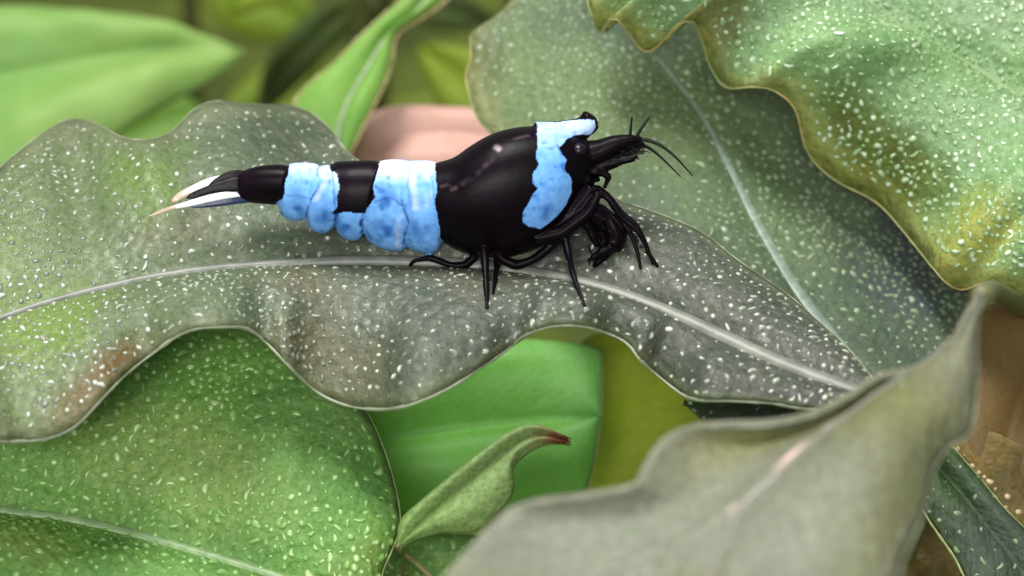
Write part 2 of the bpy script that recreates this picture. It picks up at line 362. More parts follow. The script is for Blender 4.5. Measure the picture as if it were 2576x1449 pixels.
# upper right leaf
def pl_c(x, y): return 4 + (700 - y) * 0.0194 * 0.30
mat_c = leaf_material('leaf_bright_pebbled', (0.146, 0.291, 0.112), (0.235, 0.403, 0.168), (0.269, 0.414, 0.224), (0.370, 0.347, 0.078), rough=0.36, trans=0.18, scale=2.4, vein=.35,
    patches=[(.60, .08, .12, .10, (0.112, 0.134, 0.017), .85), (.36, .05, .05, .12, (0.179, 0.157, 0.056), .7), (.74, .10, .05, .14, (0.381, 0.370, 0.056), .7), (.22, .15, .06, .15, (0.269, 0.358, 0.112), .6)])
mat_dot_mint = dot_material('bump_mint', (0.16, 0.27, 0.11), (0.74, 0.86, 0.70), rough=.2)
leaf('pebbled_leaf', 'bright green pebbled leaf with ragged yellow-brown margin overlapping the broad leaf',
    [(1700, -420), (1880, -250), (2080, -80), (2290, 70), (2450, 158), (2576, 240), (2760, 380), (2900, 560), (3000, 760)],
    [(1700, -420), (1560, -260), (1480, -80), (1478, 0), (1490, 40), (1512, 84, 1.2), (1542, 46, -1), (1580, 78), (1620, 122, 1), (1655, 108, .8), (1700, 60, -1), (1742, 50, -1.2), (1762, 80), (1788, 160, 1.2), (1830, 214, 1), (1900, 217, -.6), (1950, 226, -.6), (2000, 272), (2030, 380, 2.4), (2100, 450, 3), (2220, 520, 3), (2310, 620, 2), (2350, 668), (2385, 706), (2425, 722, .4), (2490, 706, -1), (2540, 722, -1), (2590, 755), (2720, 800), (3000, 760)],
    [(1700, -420), (1900, -480), (2200, -420), (2500, -300), (2800, -80), (3000, 250), (3080, 520), (3000, 760)],
    pl_c, mat_c, bulge=(3.0, 1.5), dots=(0.043, 0.0140, mat_dot_mint, .03, .8), rib=(0.05, 0.05, mat_rib_c, -0.35), rim=(0.006, mat_rim_mixed), wob=0.05, seed=13, gutter=.4, nu=150)

# front leaf, nearest and soft
def pl_d(x, y): return -19 - (y - 900) * 0.0194 * 0.75
mat_d = leaf_material('leaf_pale_grey', (0.149, 0.170, 0.119), (0.232, 0.247, 0.180), (0.175, 0.186, 0.077), (0.206, 0.206, 0.155), rough=0.45, trans=0.15, scale=2.2, vein=.2,
    along=[(0, (0.155, 0.155, 0.113)), (0.35, (0.165, 0.170, 0.103)), (0.6, (0.216, 0.237, 0.186)), (1, (0.226, 0.242, 0.186))], cmix=(.50, .66),
    patches=[(.36, .22, .12, .22, (0.165, 0.170, 0.052), .75), (.435, .475, .055, .032, (0.810, 0.589, 0.552), 1.0), (.335, .46, .022, .018, (0.644, 0.515, 0.460), .8), (.56, .47, .02, .02, (0.598, 0.460, 0.386), .7), (.1, .35, .1, .2, (0.186, 0.165, 0.072), .6)])
mat_rib_pink = plain_material('vein_grey_soft', (0.15, 0.15, 0.125), (0.19, 0.19, 0.16), scale=2.2, rough=0.4)
leaf('folded_leaf', 'pale grey-green folded leaf with pink-blotched midrib in front of the main leaf base',
    [(2470, 745), (2440, 800), (2350, 890), (2220, 975), (2080, 1080, -.5), (1960, 1185, -.5), (1870, 1270), (1810, 1390), (1770, 1480), (1690, 1640), (1560, 1800)],
    [(2470, 745), (2425, 815), (2390, 885), (2300, 930), (2200, 952), (2130, 1000), (2030, 1042), (1930, 1062), (1820, 1060), (1740, 1064), (1670, 1098), (1625, 1160), (1590, 1216), (1450, 1246), (1300, 1262), (1235, 1310), (1160, 1395), (1110, 1480), (1180, 1640), (1560, 1800)],
    [(2470, 745), (2458, 830), (2462, 930), (2445, 1070), (2385, 1120), (2350, 1180), (2322, 1290), (2275, 1395), (2250, 1470), (2150, 1640), (1900, 1760), (1560, 1800)],
    pl_d, mat_d, bulge=(-1.2, 1.6), rib=(0.008, 0.03, mat_rib_pink, -.03), rim=(0.008, mat_rim_pale), wob=0.06, seed=21, gutter=0.3, dots=(0.14, 0.009, mat_dot_soft, .03, .97),
    petiole=(0.05, mat_petiole, [(2500, 732, -4), (2570, 772, 6), (2640, 840, 16)]))

# lower left green leaf
def pl_h(x, y): return 3 - (y - 1000) * 0.0194 * 0.55
mat_h = leaf_material('leaf_fresh_green', (0.110, 0.270, 0.061), (0.182, 0.352, 0.094), (0.154, 0.341, 0.066), (0.132, 0.275, 0.055), rough=0.42, trans=0.25, scale=2.2, vein=.5, cmix=(.46, .62),
    patches=[(.62, .36, .22, .13, (0.297, 0.418, 0.110), .55), (.40, .62, .12, .1, (0.286, 0.396, 0.099), .5), (.92, .30, .05, .4, (0.154, 0.220, 0.044), .6)])
mat_dot_green = dot_material('bump_green', (0.12, 0.27, 0.05), (0.46, 0.60, 0.30), rough=.32)
leaf('fresh_green_leaf', 'fresh green pebbled leaf with pale midrib below the wavy grey-green leaf',
    [(-600, 1200), (-300, 1232), (0, 1276), (200, 1302), (450, 1368), (700, 1446), (860, 1500), (960, 1560)],
    [(-600, 1200), (-450, 900), (-150, 740), (150, 720), (450, 740), (700, 800), (860, 930), (925, 1045), (962, 1125), (990, 1210), (1004, 1285), (1003, 1330), (985, 1375), (960, 1430), (955, 1490), (960, 1560)],
    [(-600, 1200), (-420, 1460), (-100, 1700), (300, 1820), (700, 1760), (960, 1560)],
    pl_h, mat_h, bulge=(1.6, 1.6), dots=(0.052, 0.0155, mat_dot_green, .03, .97), rib=(0.045, 0.03, mat_rib_h, -.1), rim=(0.008, mat_rim_green), wob=0.07, seed=30, gutter=.5,
    petiole=(0.05, mat_petiole, [(-720, 1200, 6)]))

# bright smooth leaf in the gap
mat_i = leaf_material('leaf_smooth_bright', (0.146, 0.430, 0.065), (0.206, 0.516, 0.095), (0.181, 0.430, 0.120), (0.215, 0.499, 0.103), rough=0.42, trans=0.3, scale=1.3, vein=.06, grain=.12, fine=.12, pebble=0.05)
leaf('smooth_leaf', 'smooth bright green blunt-ended leaf in the gap beside the curled leaf with red tip',
    [(820, 1130), (960, 1110), (1120, 1085), (1300, 1065), (1440, 1055), (1512, 1048)],
    [(820, 1130), (900, 960), (1060, 880), (1240, 852), (1350, 852), (1440, 860), (1495, 872), (1514, 892), (1514, 950), (1512, 1048)],
    [(820, 1130), (960, 1270), (1120, 1320), (1280, 1290), (1380, 1258), (1440, 1250), (1474, 1238), (1486, 1200), (1500, 1130), (1512, 1048)],
    lambda x, y: 13 - (y - 1000) * 0.0194 * .1, mat_i, bulge=(1.0, 1.4), wob=0.03, seed=41, thick=.03, rim=(0.009, mat_rim_green),
    petiole=(0.06, mat_petiole, [(760, 1180, 16)]))

# curled little leaf with a red tip
mat_j = leaf_material('leaf_curled', (0.148, 0.257, 0.074), (0.203, 0.312, 0.094), (0.172, 0.257, 0.101), (0.211, 0.273, 0.101), rough=0.45, trans=0.2, scale=4, vein=.12,
    along=[(0, (0.187, 0.312, 0.086)), (0.78, (0.179, 0.273, 0.094)), (0.88, (0.172, 0.148, 0.062)), (0.92, (0.12, 0.025, 0.012)), (1, (0.07, 0.008, 0.004))], tipmix=.95)
leaf('curled_leaf', 'small curled green leaf with a dark red pointed tip',
    [(1000, 1375), (1090, 1290), (1180, 1215), (1260, 1150), (1320, 1108), (1368, 1098), (1405, 1107), (1436, 1112)],
    [(1000, 1375), (1005, 1310), (1060, 1255), (1150, 1180), (1235, 1115), (1295, 1078), (1350, 1069), (1392, 1086), (1418, 1100), (1436, 1112)],
    [(1000, 1375), (1100, 1345), (1200, 1338), (1262, 1285), (1292, 1235), (1292, 1180), (1330, 1140), (1375, 1120), (1408, 1118), (1436, 1112)],
    lambda x, y: -4 - (y - 1200) * 0.0194 * .2, mat_j, bulge=(.7, .6), wob=0.02, seed=44, nu=60,
    petiole=(0.010, mat_petiole, [(1015, 1400, 3)]))

leaf('pebbled_shoot_leaf', 'small pale green pebbled leaf tucked between the fresh green leaf and the folded leaf',
    [(930, 1330), (985, 1372), (1050, 1420), (1120, 1490), (1200, 1600)],
    [(930, 1330), (1010, 1322), (1110, 1342), (1220, 1352), (1330, 1420), (1200, 1600)],
    [(930, 1330), (940, 1400), (930, 1480), (990, 1600), (1200, 1600)],
    lambda x, y: 9 - (y - 1300) * 0.0194 * .4, mat_h, bulge=(.6, .6), wob=0.03, seed=47, nu=60, rib=(0.014, 0.014, mat_rim_brown, 0), dots=(0.055, 0.013, mat_dot_green, .03, .97),
    petiole=(0.03, mat_petiole, [(900, 1320, 8)]))

# olive leaf behind, right of the gap
mat_k = leaf_material('leaf_olive', (0.33, 0.46, 0.03), (0.42, 0.55, 0.04), (0.50, 0.52, 0.04), (0.33, 0.29, 0.03), rough=0.5, trans=0.3, scale=2, vein=.1, fine=.15, pebble=0.05)
leaf('olive_leaf', 'yellowish olive leaf in the gap between the smooth leaf and folded leaf',
    [(1330, 1400), (1450, 1220), (1560, 1080), (1650, 1020), (1740, 1025), (1830, 1060)],
    [(1330, 1400), (1360, 1100), (1440, 900), (1530, 850), (1620, 880), (1700, 960), (1770, 1004), (1800, 1030), (1830, 1060)],
    [(1330, 1400), (1480, 1380), (1620, 1260), (1720, 1180), (1790, 1120), (1830, 1060)],
    lambda x, y: 19 - (y - 1000) * 0.0194 * .1, mat_k, bulge=(.6, .6), wob=0.06, seed=51, petiole=(0.06, mat_petiole, [(1280, 1480, 21)]))

mat_dark = leaf_material('leaf_deep_green', (0.03, 0.06, 0.024), (0.055, 0.095, 0.036), (0.05, 0.07, 0.05), (0.09, 0.11, 0.05), rough=0.4, trans=0.12, scale=3)
leaf('dark_leaf', 'sliver of dark green leaf under the base of the wavy grey-green leaf',
    [(1720, 1010), (1850, 1040), (1980, 1070), (2120, 1110), (2250, 1160)],
    [(1720, 1010), (1820, 985), (1960, 985), (2120, 1020), (2250, 1160)],
    [(1720, 1010), (1800, 1075), (1920, 1130), (2080, 1170), (2250, 1160)],
    lambda x, y: 6 - (y - 1000) * 0.0194 * .8, mat_dark, wob=0.03, seed=55, nu=50, dots=(0.09, 0.009, mat_dot_soft, .03, .97), petiole=(0.04, mat_petiole, [(2260, 1200, 8)]), pet_end=-1)

# right hand side, behind the folded leaf
mat_e = leaf_material('leaf_brown', (0.14, 0.088, 0.028), (0.19, 0.122, 0.04), (0.115, 0.08, 0.025), (0.30, 0.27, 0.14), rough=0.5, trans=0.2, scale=1.6, vein=.08, fine=.18, pebble=0.05)
leaf('brown_leaf', 'smooth brown leaf with pale arched rim beside the folded leaf tip',
    [(2480, 1300), (2530, 1120), (2580, 980), (2640, 880), (2720, 800)],
    [(2480, 1300), (2400, 1080), (2390, 900), (2440, 785), (2505, 757), (2570, 782), (2640, 790), (2720, 800)],
    [(2480, 1300), (2620, 1240), (2760, 1100), (2780, 920), (2720, 800)],
    lambda x, y: 8 - (y - 900) * 0.0194 * .4, mat_e, bulge=(.8, .8), wob=0.05, seed=61, rim=(0.02, mat_rim_brown), petiole=(0.05, mat_petiole, [(2460, 1380, 6)]))
leaf('deep_green_leaf', 'dark speckled leaf with pale margin running out from under the folded leaf',
    [(2250, 1080), (2380, 1200), (2480, 1320), (2570, 1440), (2650, 1600)],
    [(2250, 1080), (2360, 1100), (2440, 1175), (2520, 1270), (2600, 1350), (2680, 1440), (2650, 1600)],
    [(2250, 1080), (2270, 1180), (2330, 1290), (2400, 1390), (2470, 1500), (2650, 1600)],
    lambda x, y: 2 - (y - 1200) * 0.0194 * .5, mat_dark, bulge=(.6, .6), wob=0.03, seed=64, nu=60, dots=(0.085, 0.010, mat_dot_soft, .03, .97), rim=(0.010, mat_rim_green), petiole=(0.04, mat_petiole, [(2220, 1060, 4)]))
mat_e2 = leaf_material('leaf_brown_olive', (0.085, 0.065, 0.015), (0.14, 0.11, 0.03), (0.18, 0.12, 0.03), (0.22, 0.18, 0.07), rough=0.4, trans=0.15, scale=4)
mat_dot_tan = dot_material('bump_tan', (0.40, 0.32, 0.18), (0.66, 0.56, 0.40))
leaf('tattered_leaf', 'tattered olive-brown leaf with glinting flecks between brown leaf and dark speckled leaf',
    [(2320, 1060), (2420, 1140), (2500, 1220), (2600, 1300), (2720, 1390)],
    [(2320, 1060), (2430, 1070), (2540, 1110), (2640, 1180), (2720, 1390)],
    [(2320, 1060), (2375, 1150), (2450, 1245), (2560, 1370), (2720, 1390)],
    lambda x, y: 5 - (y - 1200) * 0.0194 * .5, mat_e2, wob=0.06, seed=67, nu=50, dots=(0.06, 0.012, mat_dot_tan, .5, .95), rim=(0.008, mat_rim_brown), petiole=(0.04, mat_petiole, [(2290, 1030, 7)]))
leaf('withered_leaf', 'withered brown leaf low in the gap beneath the dark speckled leaf',
    [(2150, 1300), (2250, 1360), (2350, 1450), (2450, 1560)],
    [(2150, 1300), (2280, 1290), (2400, 1370), (2450, 1560)],
    [(2150, 1300), (2160, 1420), (2280, 1560), (2450, 1560)],
    lambda x, y: 9 - (y - 1300) * 0.0194 * .5, mat_e2, wob=0.08, seed=69, nu=50, rim=(0.008, mat_rim_brown), petiole=(0.04, mat_petiole, [(2120, 1280, 10)]))

# ---- blurred plants behind, upper left
mat_n = leaf_material('leaf_light_green', (0.21, 0.41, 0.10), (0.31, 0.48, 0.13), (0.33, 0.45, 0.14), (0.26, 0.41, 0.12), rough=0.5, trans=0.35, scale=0.8, vein=.05, fine=.1, grain=.1, pebble=0.05)
leaf('tapering_leaf', 'large light green tapering leaf out of focus above the wavy grey-green leaf',
    [(-700, 330), (-350, 260), (0, 200), (250, 150), (450, 128), (560, 124), (612, 126)],
    [(-700, 330), (-450, 80), (-120, 8), (100, 6), (280, 18), (430, 48), (540, 86), (612, 126)],
    [(-700, 330), (-450, 620), (-200, 620), (0, 520), (200, 410), (380, 300), (520, 208), (612, 126)],
    lambda x, y: 44 - (y - 200) * 0.0194 * .6, mat_n, bulge=(2, 2), wob=0.1, seed=71, petiole=(0.1, mat_petiole, [(-850, 420, 38)]))
mat_n2 = leaf_material('leaf_moss_green', (0.14, 0.31, 0.035), (0.21, 0.37, 0.055), (0.22, 0.22, 0.06), (0.18, 0.30, 0.05), rough=0.5, trans=0.3, scale=0.9, vein=.05, fine=.1, grain=.1, pebble=0.05)
leaf('moss_green_leaf', 'blurred moss green leaf drooping below the large tapering leaf',
    [(-500, 470), (-200, 450), (50, 420), (250, 380), (400, 320), (505, 262)],
    [(-500, 470), (-250, 300), (50, 230), (280, 210), (420, 225), (505, 262)],
    [(-500, 470), (-250, 640), (50, 660), (260, 560), (420, 420), (505, 262)],
    lambda x, y: 58 - (y - 300) * 0.0194 * .6, mat_n2, bulge=(1, 1), wob=0.1, seed=73, petiole=(0.1, mat_petiole, [(-650, 520, 28)]))
mat_o = leaf_material('leaf_stalked', (0.16, 0.37, 0.06), (0.23, 0.43, 0.08), (0.27, 0.33, 0.10), (0.29, 0.28, 0.10), rough=0.5, trans=0.3, scale=1.2, vein=.05, fine=.1, grain=.1, pebble=0.05)
leaf('stalked_leaf', 'narrow-stalked green leaf slanting down behind the shrimp abdomen',
    [(1210, -160), (1110, -40), (1040, 40), (975, 95), (920, 180), (870, 270), (850, 350), (850, 440)],
    [(1210, -160), (1060, -40), (985, 25), (910, 92), (830, 168), (740, 250), (760, 360), (850, 440)],
    [(1210, -160), (1150, -30), (1085, 30), (1000, 90), (985, 160), (955, 235), (900, 340), (850, 440)],
    lambda x, y: 26 - (y - 200) * 0.0194 * .5, mat_o, bulge=(.5, .5), wob=0.05, seed=75, nu=60, rib=(0.02, 0.014, mat_rib_green, .05), rim=(0.012, mat_rim_brown), petiole=(0.07, mat_petiole, [(1300, -250, 30)]))
mat_pink = leaf_material('leaf_pink', (0.62, 0.36, 0.29), (0.74, 0.48, 0.42), (0.42, 0.33, 0.12), (0.50, 0.36, 0.20), rough=0.5, trans=0.25, scale=1.1, vein=.05, fine=.1, grain=.1, pebble=0.05, cmix=(.56, .72))
leaf('pink_leaf', 'pale pink leaf out of focus just behind the shrimp back',
    [(830, 420), (920, 380), (1020, 345), (1120, 335), (1230, 345), (1330, 380)],
    [(830, 420), (885, 320), (970, 268), (1090, 258), (1220, 275), (1330, 380)],
    [(830, 420), (930, 460), (1040, 470), (1150, 460), (1260, 440), (1330, 380)],
    lambda x, y: 30 - (y - 300) * 0.0194 * .5, mat_pink, bulge=(.8, .8), wob=0.05, seed=77, nu=50, petiole=(0.07, mat_petiole, [(780, 480, 31)]))

# a scatter of far leaves, dark olive, each a thing of its own
mat_far = [leaf_material('leaf_far_%s' % n, a, b, c, c, rough=0.6, trans=0.25, scale=.7, vein=.04, fine=.1, grain=.1, pebble=0.05) for n, a, b, c in (
    ('olive', (0.17, 0.27, 0.02), (0.25, 0.34, 0.03), (0.26, 0.32, 0.03)), ('dark', (0.035, 0.06, 0.010), (0.07, 0.11, 0.018), (0.07, 0.10, 0.02)),
    ('mid', (0.13, 0.21, 0.015), (0.19, 0.28, 0.022), (0.20, 0.27, 0.03)))]
def far_leaf(name, label, base, tip, w, d, mat, seed):
    bx, by = base; tx, ty = tip; dx, dy = tx - bx, ty - by; ln = math.hypot(dx, dy); nx, ny = -dy / ln, dx / ln
    mid, a, b = [], [], []
    for i in range(7):
        t = i / 6; sag = math.sin(math.pi * t) * .08 * ln
        x, y = bx + dx * t + nx * sag, by + dy * t + ny * sag
        ww = w * math.sin(math.pi * t ** .8) ** .8 if 0 < t < 1 else 0
        mid.append((x, y)); a.append((x + nx * ww, y + ny * ww)); b.append((x - nx * ww, y - ny * ww))
    leaf(name, label, mid, a, b, lambda x, y: d - (y - by) * 0.0194 * .5, mat, bulge=(1, 1), wob=.1, seed=seed, nu=40, petiole=(.08, mat_petiole, [(bx - dx * .15, by + 40, d + 3)]), group='far leaves behind the plants')
far = [('drooping_leaf', 'dim olive leaf hanging above the tip of the large tapering leaf', (860, -120), (560, 40), 80, 58, 0, 81),
       ('dark_olive_leaf', 'very dark blurred leaf between the tapering leaf and stalked leaf', (900, 20), (640, 300), 60, 66, 1, 82),
       ('round_leaf', 'rounded olive leaf between the stalked leaf and broad leaf', (1240, 320), (1050, 120), 80, 55, 0, 83),
       ('dusky_leaf', 'dark leaf behind the stalk of the stalked leaf', (1000, -60), (1240, 60), 70, 70, 1, 84),
       ('mottled_leaf', 'mid olive leaf low behind the very dark leaf and the wavy leaf', (560, 330), (800, 120), 90, 78, 2, 85),
       ('distant_leaf', 'broad mid green leaf far behind the drooping olive leaf', (520, -160), (820, 90), 110, 90, 2, 86),
       ('backmost_leaf', 'blurred mid olive leaf directly above the pale pink leaf', (900, 330), (1280, 200), 70, 85, 2, 87)]
for n, l, b, t, w, d, m, s in far: far_leaf(n, l, b, t, w, d, mat_far[m], s)

# ------------------------------------------------------------------ the shrimp
MM = 0.0194
LEAN = 0.20
def S(x, y, w=0.0):
    """shrimp point: side-view x, y and sideways offset w (same units), the body leaning a little to the viewer"""
    return V(x, y, (y - 520) * MM * LEAN + w * MM)

def ring_loft(rings, ns=28, p=2.3):
    vs_, fs = [], []
    for (xt, yt), (xb, yb), w in rings:
        cx, cy = (xt + xb) / 2, (yt + yb) / 2; hx, hy = (xt - xb) / 2, (yt - yb) / 2
        for k in range(ns):
            a = 2 * math.pi * k / ns; c, s = math.cos(a), math.sin(a)
            e = 2 / p
            cc = math.copysign(abs(c) ** e, c); ss = math.copysign(abs(s) ** e, s)
            vs_.append(S(cx + hx * cc, cy + hy * cc, w * ss))
    n = len(rings)
    for i in range(n - 1):
        for k in range(ns):
            k2 = (k + 1) % ns; fs.append((i * ns + k, i * ns + k2, (i + 1) * ns + k2, (i + 1) * ns + k))
    fs.append(tuple(range(ns - 1, -1, -1))); fs.append(tuple((n - 1) * ns + k for k in range(ns)))
    return vs_, fs

def dense(rings, n):
    flat = [(r[0][0], r[0][1], r[1][0], r[1][1], r[2]) for r in rings]
    C = catmull(flat, n)
    return [((c[0], c[1]), (c[2], c[3]), max(c[4], 2)) for c in C]

body_v, body_f = [], []
def add_geo(g):
    o = len(body_v); body_v.extend(g[0]); body_f.extend([tuple(i + o for i in f) for f in g[1]])

carapace = [((1084, 416), (1102, 596), 113), ((1092, 411), (1108, 604), 116), ((1115, 405), (1125, 616), 122), ((1145, 394), (1155, 632), 130), ((1185, 366), (1190, 642), 138), ((1235, 338), (1240, 648), 142),
            ((1290, 322), (1290, 645), 140), ((1345, 317), (1345, 628), 132), ((1390, 320), (1388, 600), 118), ((1428, 328), (1420, 568), 98),
            ((1458, 342), (1448, 522), 74), ((1482, 360), (1474, 472), 50), ((1500, 380), (1492, 440), 28)]
add_geo(ring_loft(dense(carapace, 90), 72, 2.15))
segs = [
    ([((1012, 416), (1008, 585)), ((1022, 407), (1022, 618)), ((1055, 403), (1062, 637)), ((1090, 406), (1098, 634)), ((1115, 418), (1116, 600))], 104),
    ([((951, 416), (914, 560)), ((958, 405), (922, 600)), ((984, 401), (952, 622)), ((1010, 401), (990, 632)), ((1030, 405), (1018, 628)), ((1040, 416), (1028, 605))], 100),
    ([((836, 414), (844, 545)), ((846, 407), (850, 585)), ((880, 405), (875, 604)), ((920, 403), (902, 604)), ((948, 405), (912, 590)), ((960, 414), (918, 560))], 89),
    ([((793, 426), (767, 540)), ((803, 418), (780, 574)), ((830, 414), (810, 588)), ((856, 411), (838, 575)), ((866, 416), (846, 550))], 78),
    ([((722, 420), (702, 520)), ((732, 411), (710, 543)), ((765, 409), (738, 556)), ((795, 412), (768, 550)), ((806, 420), (778, 525))], 68),
    ([((590, 448), (596, 494), 26), ((602, 434), (606, 506), 36), ((645, 419), (648, 512), 48), ((700, 414), (700, 515), 56), ((735, 418), (728, 508), 56)], None)]
for rr, w in segs:
    rings = [(r[0], r[1], (r[2] if w is None else w * {0: 0.99, 1: 1.03, len(rr) - 1: .90}.get(i, 1.0))) for i, r in enumerate(rr)]
    add_geo(ring_loft(dense(rings, 40), 60, 2.25))
# core joining the rings
core = [((640, 430), (640, 500), 40), ((740, 422), (735, 520), 52), ((850, 418), (845, 540), 66), ((960, 414), (955, 575), 82), ((1060, 416), (1060, 590), 90), ((1140, 425), (1140, 590), 100)]
add_geo(ring_loft(dense(core, 30), 24, 2.2))

def limb(pts, r0, r1, n=26, ns=9, rmid=None):
    Q = [np.array(p, float) for p in pts]
    for _ in range(2 if len(Q) > 2 else 0):          # cut the corners a little: straight pieces, tight joints
        W_ = [Q[0]]
        for a_, b_ in zip(Q[:-1], Q[1:]): W_ += [a_ * .88 + b_ * .12, a_ * .12 + b_ * .88]
        Q = W_ + [Q[-1]]
    sg = np.concatenate([[0], np.cumsum([np.linalg.norm(b_ - a_) for a_, b_ in zip(Q[:-1], Q[1:])])]); n = max(n, 34)
    C = [np.array([np.interp(t_ * sg[-1], sg, [q[c] for q in Q]) for c in range(3)]) for t_ in np.linspace(0, 1, n)]
    P = [S(*c[:3]) for c in C]
    rad = []
    for i in range(n):
        t = i / (n - 1); r = r0 + (r1 - r0) * t
        if rmid: r += (rmid - (r0 + r1) / 2) * math.sin(math.pi * t)
        if r < 14: r *= 1 + .09 * math.sin(t * 17 + pts[0][0])
        rad.append(max(r, 4.7) * PX)
    add_geo(tube_geo(P, rad, ns))
# rostrum and its knob
limb([(1350, 350, 0), (1410, 340, 0), (1455, 328, 0), (1480, 313, 0), (1489, 303, 0)], 44, 25, n=24, ns=14)
add_geo(tube_geo([S(1476, 312), S(1479, 305), S(1484, 300), S(1490, 295), S(1493, 291)], [16 * PX, 23 * PX, 26 * PX, 22 * PX, 9 * PX], 14))

# legs.  A foot is the point of the leaf under it.
def foot(x, y):
    o = CAM_LOC; dr = (V(x, y, 0) - o).normalized()
    hit = bvh_main.ray_cast(o, dr)
    loc = hit[0] if hit[0] is not None else V(x, y, 0)
    dd = (loc - o).dot(-TOCAM) * 10 - DIST * 10      # mm behind the plane in focus
    return (dd - (y - 520) * MM * LEAN) / MM          # as sideways offset
def leg(pts, r0, r1, w0, rmid=None, land=True):
    if r0 < 24: r0 *= .92
    r0 *= .8; r1 *= .8; rmid = rmid * .8 if rmid else None
    x, y = pts[-1]; wf = foot(x, y) if land else w0
    n = len(pts)
    P3 = [(p[0], p[1], w0 + (wf - w0) * (i / (n - 1)) ** 1.3) for i, p in enumerate(pts)]
    limb(P3, r0, r1, rmid=rmid)
leg([(1215, 600), (1220, 655), (1222, 705), (1226, 778)], 18, 6.5, -70)
leg([(1245, 610), (1252, 660), (1240, 742)], 15, 6.5, 40)
leg([(1215, 605), (1196, 645), (1170, 668), (1135, 668), (1082, 648), (1040, 656), (1030, 670)], 15, 6, -20, rmid=12)
leg([(1240, 610), (1262, 652), (1300, 668), (1345, 652), (1425, 588)], 17, 13, -60, rmid=15, land=False)
leg([(1418, 585), (1430, 640), (1440, 685), (1470, 772)], 15, 6.5, -60)
leg([(1345, 600), (1410, 588), (1480, 535), (1506, 486)], 26, 15, -70, rmid=22, land=False)
leg([(1506, 484), (1534, 500), (1562, 546), (1608, 582), (1634, 640), (1656, 672)], 14, 5.4, -60, rmid=10)
leg([(1548, 535), (1584, 582), (1604, 634), (1612, 678)], 11, 5.4, -40)
leg([(1470, 498), (1500, 470), (1532, 492), (1566, 538), (1604, 566), (1626, 614), (1644, 666)], 12, 5.4, 20)
leg([(1540, 560), (1574, 600), (1588, 640)], 10, 5.4, 30, land=False)
# bases of the front limbs under the chest
leg([(1380, 560), (1430, 545), (1470, 500), (1490, 470)], 40, 20, -40, rmid=36, land=False)
leg([(1380, 560), (1440, 545), (1480, 500)], 36, 20, 40, rmid=32, land=False)
# folded feeding limbs, held in a bundle, with small pincers
leg([(1450, 525), (1500, 540), (1540, 566)], 34, 32, -10, rmid=40, land=False)
leg([(1530, 545), (1552, 590), (1540, 628)], 27, 26, -25, rmid=36, land=False)
leg([(1545, 610), (1518, 646), (1492, 672)], 19, 7, -40, rmid=15, land=False)
leg([(1540, 620), (1505, 638), (1480, 656)], 16, 6, -55, rmid=13, land=False)
leg([(1460, 545), (1482, 575), (1502, 620)], 17, 9, -60, rmid=14, land=False)
leg([(1500, 560), (1520, 600), (1500, 640)], 26, 14, 15, rmid=30, land=False)
leg([(1475, 530), (1528, 572), (1556, 618), (1540, 645)], 26, 12, 35, rmid=30, land=False)
# mouth parts under the head
leg([(1480, 430), (1516, 436), (1532, 444), (1520, 474)], 18, 6.5, -30, land=False)
leg([(1455, 480), (1480, 455), (1508, 446)], 22, 12, 10, land=False)
# bases of the antennae and their scales
limb([(1465, 395, 0), (1510, 382, -10), (1545, 364, -14), (1580, 353, -16), (1616, 350, -18)], 40, 7, n=24, ns=12, rmid=26)
limb([(1465, 405, 10), (1515, 398, 25), (1550, 386, 32), (1590, 370, 36), (1622, 362, 38)], 34, 6.5, n=24, ns=12, rmid=24)
limb([(1475, 428, 0), (1520, 416, -16), (1560, 405, -22), (1598, 399, -24)], 26, 6.5, n=20, ns=10, rmid=16)
limb([(1475, 400, 30), (1530, 394, 45), (1580, 380, 50)], 28, 7, n=20, ns=10, rmid=18)

me0 = mesh_from('shrimp_raw', body_v, body_f)
tmp = bpy.data.objects.new('shrimp_raw', me0); COL.objects.link(tmp)
md = tmp.modifiers.new('r', 'REMESH'); md.mode = 'VOXEL'; md.voxel_size = 0.0058; md.use_smooth_shade = True
sm = tmp.modifiers.new('s', 'SMOOTH'); sm.factor = 0.5; sm.iterations = 4
dg = bpy.context.evaluated_depsgraph_get()
body_me = bpy.data.meshes.new_from_object(tmp.evaluated_get(dg)); body_me.name = 'body'
bpy.data.objects.remove(tmp); bpy.data.meshes.remove(me0)

# pattern of the shell and painted glints: one colour for each vertex, from its place on the animal's side
nvt = len(body_me.vertices)
co = np.empty(nvt * 3); body_me.vertices.foreach_get('co', co); co = co.reshape(-1, 3)
Rm = np.array(CAM_ROT.to_3x3().transposed()); loc = (co - np.array(CAM_LOC)) @ Rm.T
kk = DIST / -loc[:, 2]
sx = loc[:, 0] * kk / PX + 1288; sy = 724.5 - loc[:, 1] * kk / PX
def nz(scale, off, pts=co):
    return np.array([mnoise.noise(Vector((p[0] * scale + off, p[1] * scale, p[2] * scale))) for p in pts])
n_a, n_b, n_c = nz(9, 0), nz(9, 31), nz(22, 7)
n_d = nz(5, 50)
qx = sx + n_a * 9 + n_c * 4; qy = sy + n_b * 9 - n_c * 3
def inside(poly):
    r = np.zeros(nvt, bool); m = len(poly); j = m - 1
    for i in range(m):
        xi, yi = poly[i]; xj, yj = poly[j]
        c = ((yi > qy) != (yj > qy)) & (qx < (xj - xi) * (qy - yi) / (yj - yi + 1e-9) + xi)
        r ^= c; j = i
    return r
